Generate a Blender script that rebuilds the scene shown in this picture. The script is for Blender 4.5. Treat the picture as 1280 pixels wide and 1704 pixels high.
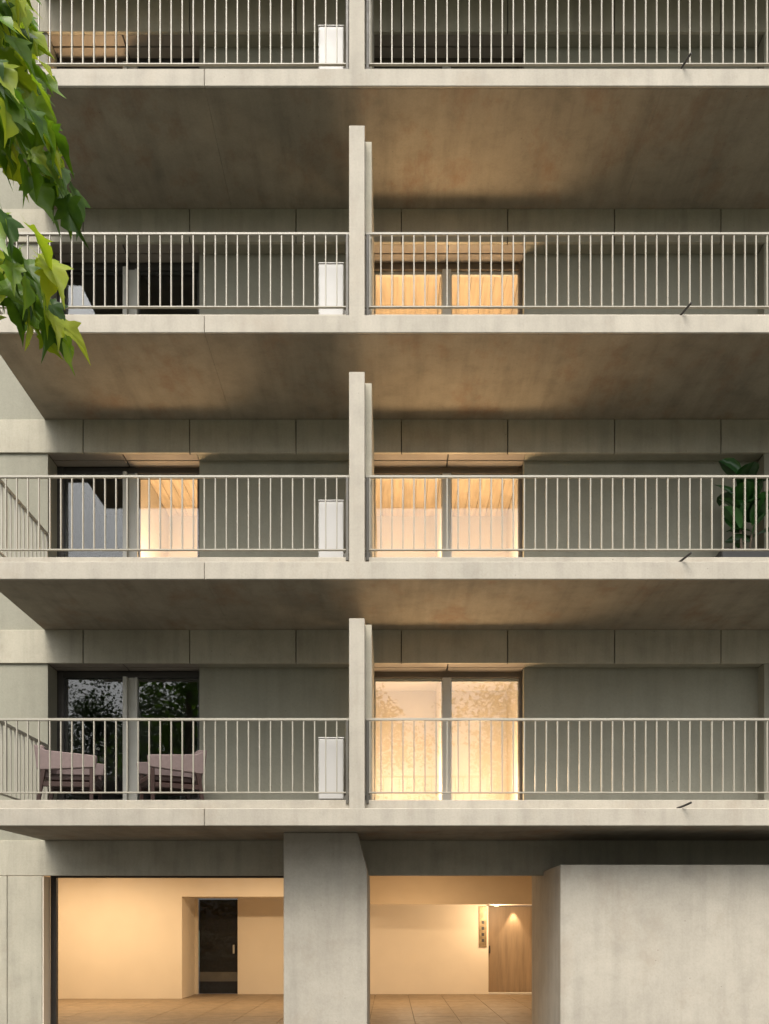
import bpy, bmesh, math, random
from mathutils import Vector, Matrix
random.seed(7)
scene = bpy.context.scene
for o in list(bpy.data.objects):
    bpy.data.objects.remove(o, do_unlink=True)
C = scene.collection
R = math.radians

# ------------------------------------------------------------------ camera
cam_d = bpy.data.cameras.new('camera')
cam = bpy.data.objects.new('camera', cam_d)
C.objects.link(cam)
cam.location = (0, -11.7, 1.6)
cam.rotation_euler = (R(90), 0, 0)
cam_d.sensor_fit = 'AUTO'
cam_d.sensor_width = 36
cam_d.lens = 32.13
cam_d.shift_x = -0.0059
cam_d.shift_y = 0.4038
cam_d.clip_start = 0.1
cam_d.clip_end = 1500
scene.camera = cam

# ------------------------------------------------------------------ sky, sun, exposure
SUN_EL, SUN_AZ = 54, -13           # azimuth measured from -Y (behind the camera) towards -X
world = bpy.data.worlds.new("World")
scene.world = world
world.use_nodes = True
wn = world.node_tree.nodes
wl = world.node_tree.links
bg = wn['Background']
sky = wn.new('ShaderNodeTexSky')
sky.sky_type = 'NISHITA'
sky.sun_disc = False
sky.sun_elevation = R(SUN_EL)
sky.sun_rotation = R(180 + 13)
sky.dust_density = 6
sky.air_density = 1.0
sky.ozone_density = 1.0
hs = wn.new('ShaderNodeHueSaturation')
hs.inputs['Saturation'].default_value = 0.10
wl.new(sky.outputs['Color'], hs.inputs['Color'])
wl.new(hs.outputs['Color'], bg.inputs['Color'])
bg.inputs['Strength'].default_value = 0.15

sun_d = bpy.data.lights.new('sun', 'SUN')
sun_d.energy = 1.25
sun_d.angle = R(28)
sun_d.color = (1.0, 0.88, 0.72)
sun = bpy.data.objects.new('sun', sun_d)
C.objects.link(sun)
sd = Vector((math.sin(R(SUN_AZ)) * math.cos(R(SUN_EL)), -math.cos(R(SUN_AZ)) * math.cos(R(SUN_EL)), math.sin(R(SUN_EL))))
sun.rotation_euler = (-sd).to_track_quat('-Z', 'Y').to_euler()
sun.location = sd * 60

vs = scene.view_settings
scene.display_settings.display_device = 'sRGB'
vs.view_transform = 'Standard'
vs.look = 'None'
vs.exposure = 0.76
vs.gamma = 1.0
vs.use_curve_mapping = False
cy = scene.cycles
cy.use_denoising = True
cy.max_bounces = 10
cy.diffuse_bounces = 5
cy.transparent_max_bounces = 16
cy.sample_clamp_indirect = 6


# ------------------------------------------------------------------ materials
class NT:
    def __init__(self, name):
        self.m = bpy.data.materials.new(name)
        self.m.use_nodes = True
        self.t = self.m.node_tree
        self.b = self.t.nodes['Principled BSDF']

    def n(self, typ, **kw):
        x = self.t.nodes.new(typ)
        for k, v in kw.items():
            setattr(x, k, v)
        return x

    def l(self, a, b):
        self.t.links.new(a, b)

    def pos(self, scale=(1, 1, 1)):
        g = self.n('ShaderNodeNewGeometry')
        mp = self.n('ShaderNodeMapping')
        mp.inputs['Scale'].default_value = scale
        self.l(g.outputs['Position'], mp.inputs['Vector'])
        return mp.outputs['Vector']

    def noise(self, vec, scale, detail=4, rough=0.55):
        x = self.n('ShaderNodeTexNoise')
        x.inputs['Scale'].default_value = scale
        x.inputs['Detail'].default_value = detail
        x.inputs['Roughness'].default_value = rough
        self.l(vec, x.inputs['Vector'])
        return x.outputs['Fac']

    def ramp(self, fac, stops):
        r = self.n('ShaderNodeValToRGB')
        els = r.color_ramp.elements
        while len(els) < len(stops):
            els.new(0.5)
        for e, (p, c) in zip(els, stops):
            e.position = p
            e.color = (c[0], c[1], c[2], 1) if not isinstance(c, (int, float)) else (c, c, c, 1)
        self.l(fac, r.inputs['Fac'])
        return r.outputs['Color']

    def mix(self, a, b, fac, mode='MIX'):
        x = self.n('ShaderNodeMix', data_type='RGBA', blend_type=mode)
        for s, v in ((x.inputs[0], fac), (x.inputs[6], a), (x.inputs[7], b)):
            if hasattr(v, 'node'):
                self.l(v, s)
            else:
                s.default_value = v if isinstance(v, (int, float)) else (v[0], v[1], v[2], 1)
        return x.outputs[2]

    def bump(self, h, strength=0.3, dist=0.01):
        x = self.n('ShaderNodeBump')
        x.inputs['Strength'].default_value = strength
        x.inputs['Distance'].default_value = dist
        self.l(h, x.inputs['Height'])
        self.l(x.outputs['Normal'], self.b.inputs['Normal'])


def concrete(name, col, var=0.16, streak=0.14, stain=0.35, brown=(0.30, 0.235, 0.165), sdir=(5.5, 5.5, 0.45), stdir=(1.3, 1.0, 0.9)):
    t = NT(name)
    p = t.pos()
    big = t.noise(p, 0.75, 5, 0.6)
    med = t.noise(p, 3.4, 6, 0.62)
    fine = t.noise(p, 38, 3, 0.6)
    sv = t.noise(t.pos(sdir), 1.0, 5, 0.6)
    c = Vector(col)
    base = t.ramp(big, [(0.25, tuple(c * (1 - var))), (0.5, tuple(c)), (0.75, tuple(c * (1 + var)))])
    m = t.ramp(med, [(0.3, 1 - var * 1.1), (0.5, 1.0), (0.72, 1 + var * 0.5)])
    base = t.mix(base, m, 0.9, 'MULTIPLY')
    s = t.ramp(sv, [(0.32, 1 - streak * 1.6), (0.52, 1.0), (0.7, 1 + streak * 0.5)])
    base = t.mix(base, s, 0.85, 'MULTIPLY')
    f = t.ramp(fine, [(0.25, 0.9), (0.6, 1.03)])
    base = t.mix(base, f, 0.7, 'MULTIPLY')
    st = t.ramp(t.noise(t.pos(stdir), 1.15, 6, 0.7), [(0.52, 0.0), (0.7, 1.0)])
    stf = t.n('ShaderNodeMath', operation='MULTIPLY')
    t.l(st, stf.inputs[0])
    stf.inputs[1].default_value = stain
    base = t.mix(base, brown, stf.outputs[0])
    v = t.n('ShaderNodeTexVoronoi')
    v.inputs['Scale'].default_value = 7.0
    t.l(p, v.inputs['Vector'])
    pit = t.ramp(v.outputs['Distance'], [(0.03, 0.55), (0.075, 1.0)])
    pm = t.ramp(t.noise(p, 1.7, 2), [(0.5, 0.0), (0.62, 1.0)])
    base = t.mix(base, t.mix(base, pit, 1.0, 'MULTIPLY'), pm)
    t.l(base, t.b.inputs['Base Color'])
    t.b.inputs['Roughness'].default_value = 0.82
    h = t.mix(med, fine, 0.5)
    t.bump(h, 0.25, 0.012)
    return t.m


def plain(name, col, rough=0.5, metal=0.0, var=0.06, scale=6, bump=0.0):
    t = NT(name)
    p = t.pos()
    n = t.noise(p, scale, 4)
    c = Vector(col)
    t.l(t.ramp(n, [(0.3, tuple(c * (1 - var))), (0.7, tuple(c * (1 + var)))]), t.b.inputs['Base Color'])
    rr = t.ramp(t.noise(p, scale * 2.3, 3), [(0.3, max(0, rough - 0.08)), (0.7, min(1, rough + 0.08))])
    t.l(rr, t.b.inputs['Roughness'])
    t.b.inputs['Metallic'].default_value = metal
    if bump:
        t.bump(t.noise(p, scale * 12, 3), bump, 0.004)
    return t.m


def wood(name, col, scale=(14, 1.2, 14)):
    t = NT(name)
    n = t.noise(t.pos(scale), 1.0, 6, 0.6)
    c = Vector(col)
    t.l(t.ramp(n, [(0.28, tuple(c * 0.72)), (0.55, tuple(c)), (0.75, tuple(c * 1.15))]), t.b.inputs['Base Color'])
    t.b.inputs['Roughness'].default_value = 0.5
    t.bump(n, 0.15, 0.004)
    return t.m


def glass(name, ior=1.6, tint=(0.92, 0.935, 0.93)):
    t = NT(name)
    nt = t.t
    nt.nodes.remove(t.b)
    out = nt.nodes['Material Output']
    tr = t.n('ShaderNodeBsdfTransparent')
    tr.inputs['Color'].default_value = (*tint, 1)
    gl = t.n('ShaderNodeBsdfGlossy')
    gl.inputs['Roughness'].default_value = 0.0
    gl.inputs['Color'].default_value = (1, 1, 1, 1)
    lw_ = t.n('ShaderNodeLayerWeight')
    lw_.inputs['Blend'].default_value = 0.5
    pw = t.n('ShaderNodeMath', operation='POWER')
    t.l(lw_.outputs['Facing'], pw.inputs[0])
    pw.inputs[1].default_value = 5.0
    f0 = ((ior - 1) / (ior + 1)) ** 2
    fr = t.n('ShaderNodeMath', operation='MULTIPLY_ADD')
    t.l(pw.outputs[0], fr.inputs[0])
    fr.inputs[1].default_value = 1 - f0
    fr.inputs[2].default_value = f0
    bp = t.n('ShaderNodeBump')
    bp.inputs['Strength'].default_value = 0.012
    bp.inputs['Distance'].default_value = 0.05
    t.l(t.noise(t.pos(), 1.6, 2), bp.inputs['Height'])
    t.l(bp.outputs['Normal'], gl.inputs['Normal'])
    mx = t.n('ShaderNodeMixShader')
    t.l(fr.outputs[0], mx.inputs[0])
    t.l(tr.outputs[0], mx.inputs[1])
    t.l(gl.outputs[0], mx.inputs[2])
    t.l(mx.outputs[0], out.inputs['Surface'])
    return t.m


def leaf_mat(name, dark, mid, light, trans=0.4, rough=0.42):
    t = NT(name)
    oi = t.n('ShaderNodeObjectInfo')
    nz = t.noise(t.pos(), 9, 3)
    add = t.n('ShaderNodeMath', operation='MULTIPLY_ADD')
    t.l(nz, add.inputs[0])
    add.inputs[1].default_value = 0.45
    sub = t.n('ShaderNodeMath', operation='MULTIPLY_ADD')
    t.l(oi.outputs['Random'], sub.inputs[0])
    sub.inputs[1].default_value = 0.85
    sub.inputs[2].default_value = -0.15
    t.l(sub.outputs[0], add.inputs[2])
    col = t.ramp(add.outputs[0], [(0.1, dark), (0.5, mid), (0.92, light)])
    t.l(col, t.b.inputs['Base Color'])
    t.b.inputs['Roughness'].default_value = rough
    tl = t.n('ShaderNodeBsdfTranslucent')
    c2 = t.mix(col, (1.25, 1.25, 0.55), 1.0, 'MULTIPLY')
    t.l(c2, tl.inputs['Color'])
    mx = t.n('ShaderNodeMixShader')
    mx.inputs[0].default_value = trans
    t.l(t.b.outputs[0], mx.inputs[1])
    t.l(tl.outputs[0], mx.inputs[2])
    t.l(mx.outputs[0], t.t.nodes['Material Output'].inputs['Surface'])
    return t.m


M = {}
M['conc'] = concrete('board_concrete', (0.41, 0.375, 0.31), 0.10, 0.08, 0.3)
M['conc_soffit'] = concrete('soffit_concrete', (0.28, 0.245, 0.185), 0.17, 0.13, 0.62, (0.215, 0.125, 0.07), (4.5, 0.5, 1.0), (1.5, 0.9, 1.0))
M['conc_beam'] = concrete('panel_concrete', (0.43, 0.40, 0.315), 0.11, 0.11, 0.3)
M['render'] = concrete('grey_green_render', (0.285, 0.275, 0.215), 0.05, 0.07, 0.12, (0.22, 0.19, 0.14))
M['screed'] = plain('balcony_screed', (0.20, 0.19, 0.165), 0.85, 0, 0.1, 3)
M['rail'] = plain('pale_painted_steel', (0.35, 0.325, 0.265), 0.45, 0, 0.05, 4)
M['post'] = plain('dark_bronze_steel', (0.10, 0.092, 0.075), 0.5, 0, 0.1, 5)
M['dark'] = plain('dark_frame_metal', (0.055, 0.05, 0.045), 0.45, 0.2, 0.1, 5)
M['bronze_frame'] = plain('bronze_window_frame', (0.13, 0.105, 0.075), 0.45, 0.1, 0.1, 5)
M['alu'] = plain('grey_anodised_frame', (0.48, 0.465, 0.41), 0.42, 0.0, 0.05, 5)
M['soffit_board'] = plain('window_head_board', (0.29, 0.255, 0.215), 0.6, 0, 0.06, 3)
M['glass'] = glass('window_glass')
M['lobby_glass'] = glass('clear_lobby_glass', 1.2, (0.95, 0.95, 0.94))
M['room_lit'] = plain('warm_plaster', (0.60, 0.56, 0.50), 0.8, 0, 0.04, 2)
M['room_dim'] = plain('shadowed_room_plaster', (0.12, 0.115, 0.11), 0.8, 0, 0.1, 2)  # darkness of the unlit rooms put into the plaster colour
M['oak'] = wood('oak_ceiling', (0.60, 0.51, 0.39))
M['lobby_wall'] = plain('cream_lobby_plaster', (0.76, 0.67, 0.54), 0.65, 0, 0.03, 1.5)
M['tan'] = plain('shaded_bulkhead_plaster', (0.46, 0.36, 0.24), 0.7, 0, 0.04, 1.5)  # bulkhead shade put into a darker plaster colour than the lobby walls
M['tile'] = plain('tan_stone_tile', (0.25, 0.185, 0.115), 0.6, 0, 0.16, 3.5)
M['grout'] = plain('brown_grout', (0.13, 0.10, 0.07), 0.9)
M['door_dark'] = plain('black_door_void', (0.007, 0.006, 0.005), 0.8)
M['door_wood'] = wood('oak_door', (0.33, 0.235, 0.145), (9, 9, 0.8))
M['brass'] = plain('bronze_plate', (0.30, 0.22, 0.12), 0.4, 0.35, 0.3, 9)
M['white'] = plain('white_sheet_metal', (0.53, 0.515, 0.49), 0.4, 0, 0.03, 3)
M['white_grille'] = plain('pale_grille_metal', (0.55, 0.55, 0.53), 0.5)
M['pink'] = plain('dusty_pink_cushion', (0.20, 0.15, 0.142), 0.9, 0, 0.08, 20, 0.3)
M['maroon'] = plain('dark_brown_wood', (0.04, 0.018, 0.013), 0.5)
M['blind'] = plain('grey_blind', (0.16, 0.16, 0.17), 0.8)
M['bark'] = plain('grey_brown_bark', (0.11, 0.085, 0.06), 0.9, 0, 0.35, 14, 0.6)
M['leaf'] = leaf_mat('plane_leaf', (0.04, 0.10, 0.012), (0.16, 0.29, 0.022), (0.40, 0.46, 0.035), 0.5)
M['far_leaf'] = leaf_mat('street_tree_leaf', (0.03, 0.06, 0.015), (0.05, 0.095, 0.02), (0.08, 0.13, 0.03), 0.3)
M['fig'] = leaf_mat('fig_leaf', (0.016, 0.06, 0.013), (0.026, 0.10, 0.02), (0.042, 0.135, 0.027), 0.15, 0.3)
M['planter'] = plain('charcoal_planter', (0.03, 0.03, 0.03), 0.6)
M['soil'] = plain('dark_soil', (0.05, 0.035, 0.025), 1.0)
M['asphalt'] = plain('asphalt', (0.055, 0.055, 0.055), 0.9, 0, 0.2, 8, 0.4)
M['paving'] = plain('dark_pavement_setts', (0.06, 0.057, 0.05), 0.85, 0, 0.12, 5, 0.3)
M['grass_soil'] = plain('park_ground', (0.045, 0.055, 0.025), 1.0, 0, 0.3, 2)


# ------------------------------------------------------------------ mesh helpers
class MB:
    def __init__(self):
        self.bm = bmesh.new()

    def box(self, x0, x1, y0, y1, z0, z1, bev=0.0):
        r = bmesh.ops.create_cube(self.bm, size=1)
        vs_ = r['verts']
        for v in vs_:
            v.co = Vector((x0 + (v.co.x + .5) * (x1 - x0), y0 + (v.co.y + .5) * (y1 - y0), z0 + (v.co.z + .5) * (z1 - z0)))
        if bev > 0:
            es = list({e for v in vs_ for e in v.link_edges})
            bmesh.ops.bevel(self.bm, geom=es, offset=bev, segments=1, affect='EDGES', clamp_overlap=True)
        return self

    def prism(self, pts, y0, y1, bev=0.0):
        """outline in x,z extruded along y"""
        a = [self.bm.verts.new((x, y0, z)) for x, z in pts]
        b = [self.bm.verts.new((x, y1, z)) for x, z in pts]
        fs = [self.bm.faces.new(a), self.bm.faces.new(list(reversed(b)))]
        n = len(pts)
        for i in range(n):
            j = (i + 1) % n
            fs.append(self.bm.faces.new((a[i], b[i], b[j], a[j])))
        bmesh.ops.recalc_face_normals(self.bm, faces=fs)
        if bev > 0:
            es = list({e for f in fs for e in f.edges})
            bmesh.ops.bevel(self.bm, geom=es, offset=bev, segments=1, affect='EDGES', clamp_overlap=True)
        return self

    def tube(self, pts, radii, seg=8, caps=True):
        rings = []
        n = len(pts)
        pts = [Vector(p) for p in pts]
        up = Vector((0.13, 0.31, 0.94)).normalized()
        for i, p in enumerate(pts):
            t = (pts[min(i + 1, n - 1)] - pts[max(i - 1, 0)]).normalized()
            u = t.cross(up)
            if u.length < 1e-3:
                u = t.cross(Vector((1, 0, 0)))
            u.normalize()
            w = t.cross(u)
            rr = radii[i] if isinstance(radii, (list, tuple)) else radii
            rings.append([self.bm.verts.new(p + (u * math.cos(2 * math.pi * k / seg) + w * math.sin(2 * math.pi * k / seg)) * rr) for k in range(seg)])
        for i in range(n - 1):
            for k in range(seg):
                self.bm.faces.new((rings[i][k], rings[i][(k + 1) % seg], rings[i + 1][(k + 1) % seg], rings[i + 1][k]))
        if caps:
            self.bm.faces.new(list(reversed(rings[0])))
            self.bm.faces.new(rings[-1])
        return self

    def build(self, name, mat, parent=None, loc=(0, 0, 0), smooth=False):
        bmesh.ops.recalc_face_normals(self.bm, faces=self.bm.faces)
        me = bpy.data.meshes.new(name)
        self.bm.to_mesh(me)
        self.bm.free()
        me.materials.append(M[mat])
        if smooth:
            for p in me.polygons:
                p.use_smooth = True
        return link(name, me, parent, loc)


def link(name, me, parent=None, loc=(0, 0, 0), rot=(0, 0, 0), scale=(1, 1, 1)):
    o = bpy.data.objects.new(name, me)
    C.objects.link(o)
    o.location = loc
    o.rotation_euler = rot
    o.scale = scale
    if parent:
        o.parent = parent
    return o


def tag(o, label=None, cat=None, group=None, kind=None):
    for k, v in (('label', label), ('category', cat), ('group', group), ('kind', kind)):
        if v:
            o[k] = v
    return o


def thing(name, label, cat, loc=(0, 0, 0), rz=0, group=None):
    o = bpy.data.objects.new(name, None)
    C.objects.link(o)
    o.empty_display_size = 0.3
    o.location = loc
    o.rotation_euler = (0, 0, rz)
    return tag(o, label, cat, group)


def copy_tree(o, parent=None):
    c = o.copy()
    C.objects.link(c)
    if parent:
        c.parent = parent
    for ch in [x for x in bpy.data.objects if x.parent == o]:
        copy_tree(ch, c)
    return c


def lamp(name, typ, loc, watts, col, size=0.1, rot=None, **kw):
    d = bpy.data.lights.new(name, typ)
    d.energy = watts
    d.color = col
    if typ == 'AREA':
        d.shape = 'RECTANGLE'
        d.size = size[0]
        d.size_y = size[1]
    else:
        d.shadow_soft_size = size
    for k, v in kw.items():
        setattr(d, k, v)
    o = bpy.data.objects.new(name, d)
    C.objects.link(o)
    o.location = loc
    if rot:
        o.rotation_euler = rot
    return o


WARM = (1.0, 0.735, 0.46)
LAMP = (1.0, 0.66, 0.38)

# ------------------------------------------------------------------ ground
tag(MB().box(-300, 300, -300, 300, -0.6, -0.16).build('ground', 'grass_soil'), kind='structure')
tag(MB().box(-120, 120, -16, -7.5, -0.158, -0.12).build('road', 'asphalt'), kind='structure')
tag(MB().box(-120, 120, -7.3, 30, -0.158, -0.004).build('pavement', 'paving'), kind='structure')
tag(MB().box(-120, 120, -7.5, -7.302, -0.158, 0.0, 0.015).build('kerb', 'conc'), kind='structure')

# ------------------------------------------------------------------ the apartment building
ST = 3.157                      # storey height
S0 = 2.877                      # underside of the lowest balcony slab
FH = 0.225                      # fascia height
UP = 0.355                      # finished floor above slab underside
XL, XR = -5.2, 9.0              # balcony slab ends
WL, WR = -11.0, 9.2             # facade ends
YF = 2.0                        # facade plane
YW = 2.25                       # recessed bay walls
YG = 2.465                      # glass plane
BH = 0.5                        # head beam height


def S(i):
    return S0 + ST * i


def F(i):
    return S(i) + UP


bld = thing('apartment_building', 'concrete apartment block with deep slab balconies, pale railings and warmly lit windows', 'building')

# slabs, edge fascias, upstands
slab_me = fascia_a = fascia_b = up_me = None
for i in range(5):
    if slab_me is None:
        slab_me = []
        for a, b in ((XL + .01, -2.3845), (-2.3815, 3.4885), (3.4915, XR)):
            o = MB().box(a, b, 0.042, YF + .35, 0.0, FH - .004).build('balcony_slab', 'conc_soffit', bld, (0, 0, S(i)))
            slab_me.append(o.data)
        o = MB().box(XL, -2.386, 0.0, 0.040, -0.001, FH, 0.007).build('slab_fascia', 'conc', bld, (0, 0, S(i)))
        fascia_a = o.data
        o = MB().box(-2.380, XR, 0.0, 0.040, -0.001, FH, 0.007).build('slab_fascia', 'conc', bld, (0, 0, S(i)))
        fascia_b = o.data
        o = MB().box(XL + .02, XR, 0.242, YF + .3, FH - .002, UP - .003).build('balcony_floor', 'screed', bld, (0, 0, S(i)))
        up_me = o.data
        o = MB().box(XL + .02, XR, 0.18, 0.24, FH - .002, UP, 0.005).build('floor_kerb', 'conc', bld, (0, 0, S(i)))
        kerb_me = o.data
    else:
        for nm, me in [('balcony_slab', m_) for m_ in slab_me] + [('slab_fascia', fascia_a), ('slab_fascia', fascia_b), ('balcony_floor', up_me), ('floor_kerb', kerb_me)]:
            link(nm, me, bld, (0, 0, S(i)))

# head beam: cast panels with open joints on a dark backing
JX = [-10.99, -9.395, -7.8, -6.205, -4.61, -3.013, -1.418, 0.162, 1.757, 3.36, 4.955, 6.55, 8.145, 9.19]
panel_cache = {}
for i in range(-1, 4):
    zt = S(i + 1)
    h = BH if i >= 0 else 0.53
    MB().box(WL, WR, YF + .06, YF + .62, zt - h + .03, zt - .004).build('beam_core', 'dark', bld)
    jx = JX if i >= 0 else [-10.99, -0.9, 9.19]
    for a, b in zip(jx[:-1], jx[1:]):
        dy = random.uniform(0, .004)
        MB().box(a + .007, b - .007, YF + dy, YF + .058, zt - h, zt - .002, 0.005).build('beam_panel', 'conc_beam', bld)

# fins between the two balconies
fin_me = fin2_me = None
for i in range(4):
    h = ST - BH - FH
    if fin_me is None:
        o = MB().box(-0.531, -0.331, 0.002, 0.24, FH - .012, FH + h, 0.006).build('fin_wall', 'conc', bld, (0, 0, S(i)))
        fin_me = o.data
        o = MB().box(-0.50, -0.245, 0.242, YF - .004, UP + .002, FH + h - .003, 0.006).build('fin_wall', 'conc_beam', bld, (0, 0, S(i)))
        fin2_me = o.data
    else:
        link('fin_wall', fin_me, bld, (0, 0, S(i)))
        link('fin_wall', fin2_me, bld, (0, 0, S(i)))
o = link('fin_wall', fin_me, bld, (0, 0, S(4)))
link('fin_wall', fin2_me, bld, (0, 0, S(4)))

# storey walls
wall_specs = [(-2.917, -0.40, YW, YW + .4), (2.036, 5.61, YW, YW + .4)]
for i in range(4):
    z0, z1 = F(i) + .002, S(i + 1) - BH - .002
    for (a, b, y0, y1) in wall_specs:
        MB().box(a, b, y0, y1, z0, z1 + .0035).build('bay_wall', 'render', bld)
    MB().box(WL, -5.15, YF + .035, YF + .62, S(i) + .0, z1).build('side_wall', 'render', bld)
    MB().box(5.61, WR, YF + .02, YF + .62, z0, z1).build('side_wall', 'render', bld)
    for (a, b) in ((-2.913, -.505), (2.04, 5.606)):
        MB().box(a, b, YF + .062, YW + .1, S(i + 1) - BH + .004, S(i + 1) - BH + .029).build('bay_soffit', 'render', bld)
    MB().box(-0.40, -0.30, YW, YW + .4, z0, z1 + .02).build('bay_wall', 'render', bld)

# top storey mass and the solid body behind the rooms
MB().box(WL, WR, YF + .03, YF + .6, S(4) - .0, S(4) + 3.2).build('upper_wall', 'render', bld)
MB().box(WL - .1, WR + .1, -.02, 12, S(4) + 3.2, S(4) + 3.5, .01).build('roof_slab', 'conc', bld)
MB().box(WL, WR, 5.2, 11.9, S0 + .05, S(4) + 3.19).build('rear_body', 'render', bld)
MB().box(WL, WL + .3, 2.63, 5.19, S0 + .05, S(4) + 3.19).build('rear_body', 'render', bld)
MB().box(WR - .3, WR, 2.63, 5.19, S0 + .05, S(4) + 3.19).build('rear_body', 'render', bld)
for i in range(5):
    MB().box(WL + .3, WR - .3, 2.63, 5.19, S(i) + .0, S(i) + .2).build('room_slab', 'render', bld)

# ------------------------------------------------------------------ windows and rooms
RD = 4.65    # rear wall of the rooms


def make_window(i, xa, xb, states, left):
    """states: lit (oak ceiling), pale (white ceiling) or dark, for the two sashes"""
    z0, z1 = F(i) + .002, S(i + 1) - BH
    xm = (xa + xb) / 2
    w = MB()
    hd = 0.10
    jl = 0.10 if left else 0.05
    # outer frame: head, sill, two jambs
    w.box(xa + jl, xb - .05, YG - .03, YG + .07, z1 - hd, z1 - .003, .004)
    w.box(xa + jl, xb - .05, YG - .03, YG + .07, z0, z0 + .05, .004)
    w.box(xa, xa + jl, YG - .05, YG + .08, z0, z1 - .003, .004)
    w.box(xb - .05, xb, YG - .05, YG + .08, z0, z1 - .003, .004)
    win = w.build('window', 'dark' if left else 'bronze_frame', bld)
    mm = MB()
    if left:
        mm.box(xm - .09, xm - .025, YG - .10, YG + .06, z0 + .051, z1 - hd - .001, .004)
        mm.box(xm - .024, xm + .08, YG - .025, YG + .06, z0 + .051, z1 - hd - .001, .004)
        mm.box(xm + .081, xm + .12, YG - .05, YG + .05, z0 + .051, z1 - hd - .001, .004)
    else:
        mm.box(xm - .068, xm + .068, YG - .045, YG + .06, z0 + .051, z1 - hd - .001, .006)
    mm.build('mullion', 'alu', win)
    # sash edge bars and panes
    for k, (a, b) in enumerate(((xa + jl, xm - (.09 if left else .066)), (xm + (.10 if left else .066), xb - .05))):
        sw = .045 if left else .018
        MB().box(a, b, YG + .004, YG + .016, z0 + .052, z1 - hd - .002).build('pane', 'glass', win)
        sh = MB()
        sh.box(a, a + sw, YG + .018, YG + .065, z0 + .052, z1 - hd - .002)
        sh.box(b - sw * .7, b, YG + .018, YG + .065, z0 + .052, z1 - hd - .002)
        sh.box(a + sw + .001, b - sw * .7 - .001, YG + .018, YG + .065, z1 - hd - .05, z1 - hd - .002)
        sh.box(a + sw + .001, b - sw * .7 - .001, YG + .018, YG + .065, z0 + .052, z0 + .10)
        sh.build('sash', 'dark' if left else 'alu', win)
    # two head boards over the reveal, a slot between them
    for (a, b) in ((xa + .004, xm - .012), (xm + .012, xb - .004)):
        MB().box(a, b, YF + .064, YF + .235, z1 + .004, z1 + .027).build('head_board', 'soffit_board', win)
        MB().box(a, b, YF + .262, YG - .034, z1 + .004, z1 + .027).build('head_board', 'soffit_board', win)
    # a room behind each sash
    for k, (a, b) in enumerate(((xa - .1, xm), (xm, xb + .1))):
        st = states[k]
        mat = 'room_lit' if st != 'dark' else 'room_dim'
        y0 = YG + .12
        r = MB()
        zc = z0 + 2.56
        r.box(a + .03, a + .06, y0, RD, z0, zc)
        r.box(b - .06, b - .03, y0, RD, z0, zc)
        r.box(a + .03, b - .03, RD + .001, RD + .04, z0, zc)
        r.box(a + .03, b - .03, y0, RD, z0 - .03, z0 - .001)
        r.box(a + .03, b - .03, y0 + .05, RD + .04, zc + .001, zc + .04)
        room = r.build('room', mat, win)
        if st == 'lit':
            n = 6
            ww = (b - a - .13) / n
            for q in range(n):
                MB().box(a + .065 + q * ww + .004, a + .065 + (q + 1) * ww - .004, y0 + .06, RD - .002, zc - .03, zc - .002).build('ceiling_plank', 'oak', win)
    return xm


LW = (-5.15, -2.917)
RW = (-0.30, 2.036)
for i, ls, rs in ((0, ('dark', 'dark'), ('pale', 'pale')),
                  (1, ('dark', 'lit'), ('lit', 'lit')),
                  (2, ('dark', 'dark'), ('lit', 'lit')),
                  (3, ('lit', 'dark'), ('dark', 'dark'))):
    for (xa, xb), st, left in ((LW, ls, True), (RW, rs, False)):
        xm = make_window(i, xa, xb, st, left)
        for k, (a, b) in enumerate(((xa, xm), (xm, xb))):
            if st[k] == 'dark':
                continue
            if left and i == 1:
                lamp('room_lamp', 'POINT', (a + .46, 3.1, F(i) + .62), 80, LAMP, .3)
            else:
                lamp('room_lamp', 'POINT', ((a + b) / 2, 3.0, F(i) + .62), 82 if st[k] == 'pale' else 84, LAMP, .34)

# ------------------------------------------------------------------ balcony railings
RY = 0.19
bal_me = None


def railing(i, x0, x1, side=False):
    global bal_me
    zb, zt = S0 + 0.451, S0 + 1.405
    r = MB()
    r.box(x0, x1, RY - .02, RY + .02, zt - .020, zt + .012, .004)
    r.box(x0, x1, RY - .018, RY + .018, zb - .009, zb + .009, .003)
    if side:
        r.box(x0, x0 + .04, RY + .021, YF - .002, zt - .028, zt + .012, .004)
        r.box(x0 + .004, x0 + .036, RY + .019, YF - .002, zb - .012, zb + .012, .003)
    o = r.build('railing', 'rail', bld, (0, 0, ST * i))
    if bal_me is None:
        b = MB().box(-.0085, .0085, -.014, .014, zb + .0095, zt - .021, .003)
        t = b.build('baluster', 'rail', o)
        bal_me = t.data
        bpy.data.objects.remove(t)
    n = int((x1 - x0 - .06) / 0.1435)
    first = x1 - .09 if not side else None
    k = 0
    x = BAL0 + math.ceil((x0 + .05 - BAL0) / 0.1435) * 0.1435
    while x < x1 - .035:
        link('baluster', bal_me, o, (x, RY, 0))
        x += 0.1435
    if side:
        y = RY + .145
        while y < YF - .05:
            link('baluster', bal_me, o, (x0 + .02, y, 0), (0, 0, math.pi / 2))
            y += 0.1435
    # end posts with dark shoes, and small feet
    for px in ([x1 - .03] if side else [x0 + .03]):
        p = MB().box(px - .018, px + .018, RY - .03, RY + .03, UP + S0 - .05, zt - .021, .003)
        p.box(px - .04, px + .04, RY - .0, RY + .08, UP + S0 + .0005, UP + S0 + .06, .004)
        p.build('end_post', 'post', o)
    return o


BAL0 = (276 / 2 - 650) / 128 + .0   # phase of the bars
for i in range(4):
    railing(i, XL + .06, -0.533, True)
    railing(i, -0.329, XR - .05)

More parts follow.
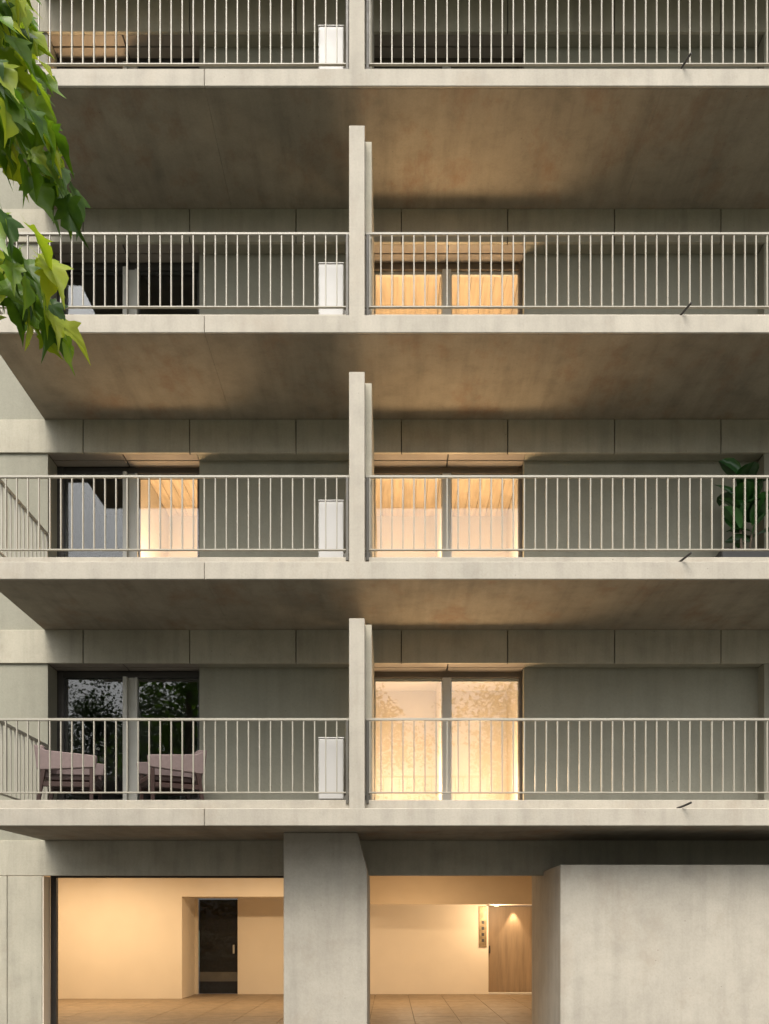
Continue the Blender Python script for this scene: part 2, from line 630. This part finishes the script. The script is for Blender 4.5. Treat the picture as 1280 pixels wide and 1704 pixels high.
# rain spouts at the slab edge
for i in range(4):
    z = S(i) + FH + .022
    MB().tube([(3.70, 0.10, z - .01), (3.735, 0.0, z), (3.80, -.15, z + .03)], .014, 8).build('drain_spout', 'dark', bld)

# ------------------------------------------------------------------ ground storey
pier = [(-1.466, -.003), (-.32, -.003), (-.32, 2.20), (-.326, 2.34), (-.342, 2.45), (-.455, S0 - .003), (-1.466, S0 - .003)]
MB().prism(pier, 0.827, 2.6, .008).build('concrete_pier', 'conc', bld)
MB().box(2.29, 9.0, 0.616, 3.13, -.003, 2.418, .008).build('concrete_block', 'conc', bld)
MB().box(-5.745, -5.225, YF + .004, YF + .29, -.003, S0 - .535, .006).build('lobby_pier', 'conc_beam', bld)
MB().box(WL, -5.752, YF + .004, YF + .29, -.003, S0 - .535, .006).build('lobby_pier', 'conc_beam', bld)
# lobby shell
YB, YD = 8.1, 9.4
lob = MB()
lob.box(-9.0, -4.52, YB, YB + .1, 0, 2.85)                 # proud left wall
lob.box(-4.62, -4.521, YB + .101, YD + .3, 0, 2.85)        # its return
lob.box(-4.519, -4.45, YD, YD + .1, 0, 2.22)
lob.box(-3.53, 2.22, YD, YD + .1, 0, 2.25)                 # rear wall between the doors
lob.box(-4.519, -1.0, YB, YD - .001, 2.225, 2.85)          # bulkhead
lob.box(2.22, 4.2, YB + .151, YD - .001, 2.06, 2.85)
lob.box(-9.1, -9.001, 2.3, YB, 0, 2.85)
lob.box(4.2, 4.3, 3.14, YD + .5, 0, 2.85)
lob.box(2.22, 2.26, YD - .0, YD + .42, 0, 2.055)
lob.box(2.261, 4.199, YD + .42, YD + .5, 0, 2.055)
lw = lob.build('lobby_wall', 'lobby_wall', bld)
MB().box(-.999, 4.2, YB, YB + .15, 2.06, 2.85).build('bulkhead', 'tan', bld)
MB().box(-9.1, 4.3, 2.64, 11, 2.851, 2.9).build('lobby_ceiling', 'lobby_wall', bld)
lf = MB().box(-9.0, 4.2, 2.0, 10.2, -.003, .004).build('lobby_floor', 'grout', bld)
tile_me = None
tx, ty = 0.75, 0.62
for a in range(17):
    for b in range(12):
        x = -8.6 + a * tx
        y = 2.35 + b * ty
        if x + tx > 4.2:
            continue
        z = random.uniform(0, .002)
        if tile_me is None:
            o = MB().box(.004, tx - .004, .004, ty - .004, .0045, .014, .002).build('tile', 'tile', lf, (x, y, z))
            tile_me = o.data
        else:
            link('tile', tile_me, lf, (x, y, z))
# dark door at the left, oak door at the right
d = MB().box(-4.448, -3.532, YD + .16, YD + .2, 0.02, 2.2).build('lobby_door', 'door_dark', bld)
MB().box(-4.445, -3.535, YD + .142, YD + .158, .30, .52).build('kick_plate', 'post', d)
MB().box(-3.66, -3.62, YD + .09, YD + .158, .95, 1.15, .005).build('handle', 'alu', d)
d = MB().box(2.262, 4.19, YD + .36, YD + .418, 0.02, 2.05).build('lobby_door', 'door_wood', bld)
MB().box(2.30, 2.335, YD + .29, YD + .358, .95, 1.13, .005).build('handle', 'dark', d)
MB().box(2.262, 4.19, YD - .04, YD + .10, .0146, .05, .004).build('threshold', 'room_lit', d)
# left glazing
MB().box(-5.222, -5.205, YF + .012, YF + .28, .006, S0 - .54).build('lit_jamb_strip', 'lobby_wall', bld)  # pale strip added so the pier's inner face reads as lit
g = MB()
g.box(-5.21, -5.12, 2.30, 2.38, .005, 2.50)
g.box(-5.119, -1.45, 2.30, 2.38, 2.33, 2.50)
g.box(-5.119, -1.45, 2.30, 2.38, .005, .05)
gl = g.build('lobby_window', 'dark', bld)
MB().box(-5.118, -1.46, 2.335, 2.345, .051, 2.329).build('pane', 'lobby_glass', gl)

# narrow panel by the oak door
pn = thing('intercom_panel', 'tall narrow bronze panel on the cream lobby wall beside the oak door', 'panel', (2.13, YD - .0, 1.1))
MB().box(-.09, .085, -.03, -.001, 0, .94, .004).build('plate', 'brass', pn)
for q in range(4):
    MB().box(-.03, .03, -.04, -.0305, .12 + q * .14, .19 + q * .14, .004).build('button', 'dark', pn)

# lobby lights: recessed ceiling strips and the spot over the oak door
for x, w_, sx in ((-6.2, 92, 2.6), (-2.6, 52, 1.6), (1.5, 20, 1.2)):
    f = MB().box(x - sx / 2, x + sx / 2, 6.1, 6.4, 2.845, 2.8505).build('ceiling_light', 'white', bld)
    lamp('strip_light', 'AREA', (x, 6.25, 2.83), w_, WARM, (sx, .25), (0, 0, 0))
lamp('rear_wall_fill', 'POINT', (2.35, 8.55, 1.93), 40, WARM, .2)  # fill light added to brighten the rear wall and floor
MB().tube([(2.35, 8.55, 2.03), (2.35, 8.55, 2.0595)], .06, 12).build('fill_disc', 'white', bld)  # made-up fitting, added to give the fill light a source
lamp('lobby_fill', 'POINT', (.5, 7.0, 1.4), 34, WARM, .3)  # unseen fill light in mid-air, added to brighten the lobby
lamp('door_spot', 'SPOT', (2.88, YD + .24, 2.045), 34, WARM, .03, (R(6), 0, 0), spot_size=R(62), spot_blend=.7)

# ------------------------------------------------------------------ white cabinets on the left balconies
def make_cabinet():
    t = thing('air_conditioner', 'x', 'air conditioner', (0, 0, 0), 0, 'white cabinets beside the fin wall')
    MB().box(-.167, .167, 0, .82, .045, .852, .012).build('casing', 'white', t)
    MB().box(-.172, .172, -.004, .826, .853, .872, .006).build('lid', 'white', t)
    for sx in (-.12, .12):
        MB().box(sx - .03, sx + .03, .05, .77, .0005, .0445, .004).build('foot', 'dark', t)
    g = MB()
    for q in range(9):
        g.box(-.176, -.1675, .1, .72, .14 + q * .07, .17 + q * .07)
    tag(g.build('grille', 'white_grille', t), kind='stuff')
    return t


cab_labels = ['white cabinet on the lowest balcony, same balcony as the pink armchairs',
              'white cabinet on the second balcony up, left of the fin, level with the leafy plant',
              'white cabinet on the third balcony up, one floor above the half-lit left window',
              'white cabinet on the topmost balcony in view, left of the concrete fin']
cab = make_cabinet()
for i in range(4):
    t = cab if i == 0 else copy_tree(cab)
    t.location = (-.79, .45, F(i) + .0005)
    t['label'] = cab_labels[i]

# ------------------------------------------------------------------ armchairs
def armchair(label, loc, rz):
    """faces +X; a low padded chair with side panels, on dark wooden legs"""
    t = thing('armchair', label, 'armchair', loc, rz, 'pink armchairs on the lowest balcony')
    MB().box(-.28, .36, -.27, .27, .36, .47, .03).build('seat_cushion', 'maroon', t)
    b = MB().prism([(-.40, .40), (-.27, .40), (-.34, .86), (-.46, .86)], -.30, .30, .02)
    b.build('backrest', 'pink', t)
    for s in (-1, 1):
        y0, y1 = (s * .305, s * .365) if s > 0 else (s * .365, s * .305)
        MB().prism([(-.38, .50), (.36, .55), (.38, .72), (-.30, .78), (-.46, .86), (-.42, .52)], y0, y1, .015).build('armrest', 'pink', t)
        MB().box(.28, .33, y0 + .005, y1 - .005, 0, .54, .006).build('leg', 'maroon', t)
        MB().prism([(-.44, 0), (-.39, 0), (-.30, .52), (-.36, .52)], y0 + .005, y1 - .005, .004).build('leg', 'maroon', t)
        MB().box(-.34, .28, y0 + .01, y1 - .01, .28, .345, .006).build('side_rail', 'maroon', t)
    MB().box(-.33, .33, -.30, .30, .345, .359).build('seat_frame', 'maroon', t)
    return t


armchair('pink armchair facing right in front of the left dark sash', (-4.49, 1.25, F(0) + .0005), R(8))
armchair('pink armchair facing left towards the other, before the right dark sash', (-3.17, 1.35, F(0) + .0005), R(180 + 28))

# ------------------------------------------------------------------ fig plant in a planter
pl = thing('potted_plant', 'dark green large-leaved plant in a charcoal planter at the right wall', 'plant', (5.13, 1.65, F(1) + .0005))
MB().box(-.36, .42, -.2, .2, 0, .64, .015).build('planter', 'planter', pl)
MB().box(-.34, .40, -.18, .18, .6405, .65).build('soil', 'soil', pl)


def leaf_mesh(name, outline, mat, fold=.25, curl=.25, rows=None):
    """outline: half outline (u along midrib 0..1, v half width); folded along the midrib and curled"""
    bm = bmesh.new()
    mids, ls, rs = [], [], []
    for u, v in outline:
        zc = -curl * u * u
        mids.append(bm.verts.new((0, u, zc)))
        ls.append(bm.verts.new((-v, u, zc + v * fold)) if v > 0 else None)
        rs.append(bm.verts.new((v, u, zc + v * fold)) if v > 0 else None)
    for k in range(len(outline) - 1):
        for side in (ls, rs):
            q = [x for x in (mids[k], side[k], side[k + 1], mids[k + 1]) if x is not None]
            if len(q) >= 3:
                bm.faces.new(q)
    me = bpy.data.meshes.new(name)
    bm.to_mesh(me)
    bm.free()
    me.materials.append(M[mat])
    for p in me.polygons:
        p.use_smooth = True
    return me


fig = leaf_mesh('fig_leaf', [(0, 0), (.06, .06), (.25, .20), (.5, .30), (.72, .30), (.88, .2), (1, 0)], 'fig', .3, .35)
stems = [[(0, 0, .64), (-.02, .02, 1.2), (.02, 0, 1.75)], [(.12, .05, .64), (.18, 0, 1.1), (.22, .04, 1.45)]]
for s in stems:
    so = MB().tube(s, [.018] * (len(s) - 1) + [.01], 6).build('stem', 'bark', pl)
    for q in range(15):
        u = random.uniform(.15, 1) * (len(s) - 1)
        k = min(int(u), len(s) - 2)
        p = Vector(s[k]).lerp(Vector(s[k + 1]), u - k)
        sc = random.uniform(.34, .52)
        link('leaf', fig, so, p, (R(random.uniform(15, 80)), R(random.uniform(-25, 25)), random.uniform(0, 6.28)), (sc, sc, sc))

# ------------------------------------------------------------------ foreground plane tree
tree = thing('plane_tree', 'leafy green tree reaching in at the upper left in front of the balconies', 'tree', (-5.3, -6.6, -.01))
MB().tube([(0, 0, 0), (.05, 0, 1.5), (.02, .05, 3.2), (.12, .08, 5.0), (.2, .1, 7.2), (.3, .1, 9)], [.22, .17, .15, .12, .08, .03], 12).build('trunk', 'bark', tree, smooth=True)


def lobed_leaf(name, seed):
    """palmate, sharply pointed leaf of five lobes, hanging from its stalk"""
    rnd = random.Random(seed)
    bm = bmesh.new()
    out = [(0, -.02), (.10, -.08), (.26, -.06), (.22, .08), (.42, .20), (.52, .34), (.30, .36), (.32, .50), (.22, .66), (.09, .78), (0, 1.12)]
    pts = out + [(-x, y) for x, y in reversed(out[1:-1])]
    c = bm.verts.new((0, .16, 0))
    vs_ = []
    ph = rnd.uniform(0, 6)
    for x, y in pts:
        x2 = x + rnd.uniform(-.03, .03)
        y2 = y + rnd.uniform(-.03, .03)
        z = .22 * abs(x) - .35 * y * y + .05 * math.sin(8 * y + 5 * x + ph)
        vs_.append(bm.verts.new((x2, y2, z)))
    for k in range(len(vs_)):
        bm.faces.new((c, vs_[k], vs_[(k + 1) % len(vs_)]))
    # stalk
    a = bm.verts.new((-.012, -.02, 0)); b = bm.verts.new((.012, -.02, 0)); d = bm.verts.new((0, -.45, .08))
    bm.faces.new((a, b, d))
    bmesh.ops.subdivide_edges(bm, edges=[e for e in bm.edges if c in e.verts], cuts=1)
    me = bpy.data.meshes.new(name)
    bmesh.ops.triangulate(bm, faces=bm.faces)
    bm.to_mesh(me)
    bm.free()
    me.materials.append(M['leaf'])
    for p in me.polygons:
        p.use_smooth = True
    return me


leaf_vars = [lobed_leaf('plane_leaf', s) for s in range(5)]
# limbs, local to the tree (trunk at 0,0): each a list of points; twigs droop from them towards +X
limbs = [
    [(.1, .08, 5.0), (.7, .2, 5.6), (1.3, .25, 6.3), (1.75, .25, 7.0), (2.25, .2, 7.25)],
    [(.1, .08, 4.6), (.7, .3, 5.3), (1.3, .35, 5.9), (1.9, .3, 6.25), (2.35, .25, 6.2)],
    [(.05, .06, 4.0), (.7, .2, 4.7), (1.4, .3, 5.25), (2.0, .3, 5.45), (2.5, .25, 5.35)],
]
branches = []
for lm in limbs:
    branches.append(MB().tube(lm, [.07, .05, .035, .022, .008], 8).build('branch', 'bark', tree, smooth=True))
DY = 5.1 + .3            # metres from the camera to the leaf layer
# outline of the foliage in the plane of the limbs (x local, z local)
SC = 1521 / 5.4


def zone(px, py):
    return ((px - 18 - 650) / SC + 5.3, 1.61 + (1540 + 14 - py) / SC)


upper = [(-60, -60), (25, -60), (40, 0), (72, 50), (74, 130), (66, 190), (96, 225), (124, 258), (122, 282), (100, 300), (66, 296), (34, 250), (5, 205), (-60, 195)]
lower = [(-60, 420), (10, 432), (50, 455), (92, 466), (118, 486), (130, 508), (112, 524), (78, 526), (45, 520), (25, 498), (-10, 476), (-60, 470)]


def inside(p, poly):
    x, y = p
    r = False
    for k in range(len(poly)):
        (x1, y1), (x2, y2) = poly[k], poly[k - 1]
        if (y1 > y) != (y2 > y) and x < (x2 - x1) * (y - y1) / (y2 - y1) + x1:
            r = not r
    return r


rnd = random.Random(11)
count = 0
for poly, n, br in ((upper, 215, (0, 1)), (lower, 56, (2, 2))):
    xs = [p[0] for p in poly]
    ys = [p[1] for p in poly]
    k = 0
    while k < n:
        p = (rnd.uniform(min(xs), max(xs)), rnd.uniform(min(ys), max(ys)))
        if not inside(p, poly):
            continue
        x, z = zone(*p)
        y = .25 + rnd.uniform(-.45, .45)
        sc = rnd.uniform(.13, .25)
        b = branches[br[0] if p[1] < 130 else br[1]]
        # leaves hang: tip points down and outward
        droop = rnd.gauss(R(-52), R(20))
        yaw = rnd.gauss(R(-82), R(32))
        o = link('leaf', rnd.choice(leaf_vars), b, (x, y, z), (0, 0, 0), (sc, sc, sc))
        o.rotation_euler = (Matrix.Rotation(yaw, 3, 'Z') @ Matrix.Rotation(droop, 3, 'X') @ Matrix.Rotation(rnd.gauss(.75, .5), 3, 'Y')).to_euler()
        k += 1
# twigs that carry the leaf clusters
for lm, b in zip(limbs, branches):
    for q in range(9):
        u = rnd.uniform(1.5, len(lm) - 1.05)
        k = int(u)
        p = Vector(lm[k]).lerp(Vector(lm[k + 1]), u - k)
        e = p + Vector((rnd.uniform(.05, .35), rnd.uniform(-.3, .3), rnd.uniform(-.5, .1)))
        MB().tube([p, (p + e) / 2 + Vector((0, 0, .05)), e], [.008, .006, .003], 5).build('twig', 'bark', b)


def leaf_cloud(name, mat, parent, blobs, n, size, seed, kind=None):
    rnd = random.Random(seed)
    verts, faces = [], []
    for _ in range(n):
        cx, cy, cz, r = rnd.choice(blobs)
        d = Vector((rnd.gauss(0, 1), rnd.gauss(0, 1), rnd.gauss(0, 1))).normalized() * r * (rnd.random() ** .45)
        p = Vector((cx, cy, cz)) + d * Vector((1, 1, .8)).length / 1.62
        s = size * rnd.uniform(.6, 1.3)
        q = Matrix.Rotation(rnd.uniform(0, 6.28), 3, 'Z') @ Matrix.Rotation(rnd.uniform(-1.2, 1.2), 3, 'X')
        k = len(verts)
        for a, b in ((0, 0), (.45, .45), (0, 1.1), (-.45, .45)):
            verts.append(p + q @ Vector((a * s, b * s, .12 * s * abs(a))))
        faces.append((k, k + 1, k + 2, k + 3))
    me = bpy.data.meshes.new(name)
    me.from_pydata([tuple(v) for v in verts], [], faces)
    me.materials.append(M[mat])
    o = link(name, me, parent)
    if kind:
        o['kind'] = kind
    return o


leaf_cloud('foliage', 'leaf', tree, [(-.3, -.3, 6.2, 1.3), (.2, .5, 7.6, 1.5), (-.6, .2, 8.6, 1.4), (.7, -.2, 8.8, 1.0), (-1.2, .3, 5.6, 1.0)], 1500, .2, 3, 'stuff')

# ------------------------------------------------------------------ street trees across the road (seen in the glass)
def street_tree(x, y, h, seed, label):
    rnd = random.Random(seed)
    t = thing('street_tree', label, 'tree', (x, y, -.16), 0, 'trees across the road')
    MB().tube([(0, 0, 0), (.05, 0, h * .25), (-.05, .1, h * .5), (.1, 0, h * .85)], [.28, .2, .14, .03], 10).build('trunk', 'bark', t, smooth=True)
    blobs = []
    for _ in range(34):
        a = rnd.uniform(0, 6.28)
        rr = rnd.uniform(0, h * .30)
        z = rnd.uniform(h * .36, h * .9)
        rr *= 1.15 - abs(z / h - .55) * 1.2
        blobs.append((math.cos(a) * rr, math.sin(a) * rr, z, rnd.uniform(.7, 1.5)))
    for bx, by, bz, _r in blobs[:8]:
        MB().tube([(0, 0, bz * .6), (bx * .5, by * .5, bz * .82), (bx, by, bz)], [.07, .045, .01], 6).build('limb', 'bark', t)
    leaf_cloud('crown', 'far_leaf', t, blobs, 15000, .15, seed, 'stuff')


for k, (x, y, h) in enumerate(((-15.5, -21, 12.5), (-12.0, -25, 14.5), (-10.4, -26, 13.2), (-14.2, -26.5, 12.6), (-8.5, -23, 13.5), (-2.0, -22, 12.8), (5.5, -21, 12.0), (13, -23, 13.5))):
    street_tree(x, y, h, 40 + k, ['broad tree far left across the road', 'taller tree set back between the two left trees across the road', 'rear tree standing just right of the set back one across the road', 'rear tree near the hedge at the left across the road', 'tall tree across the road mirrored in the lowest left window', 'middle tree across the road opposite the fin', 'tree across the road right of the middle one', 'tree farthest right across the road'][k])

h = thing('hedge', 'unseen hedge added behind the trees across the road to darken the reflections', 'hedge', (0, -31, -.16), 0)  # made up, placed to darken the horizon mirrored in the glass
leaf_cloud('foliage', 'far_leaf', h, [(-30 + 1.5 * k, random.uniform(-.3, .3), z, 1.25) for k in range(41) for z in (.9, 2.2, 3.4)], 16000, .3, 77, 'stuff')
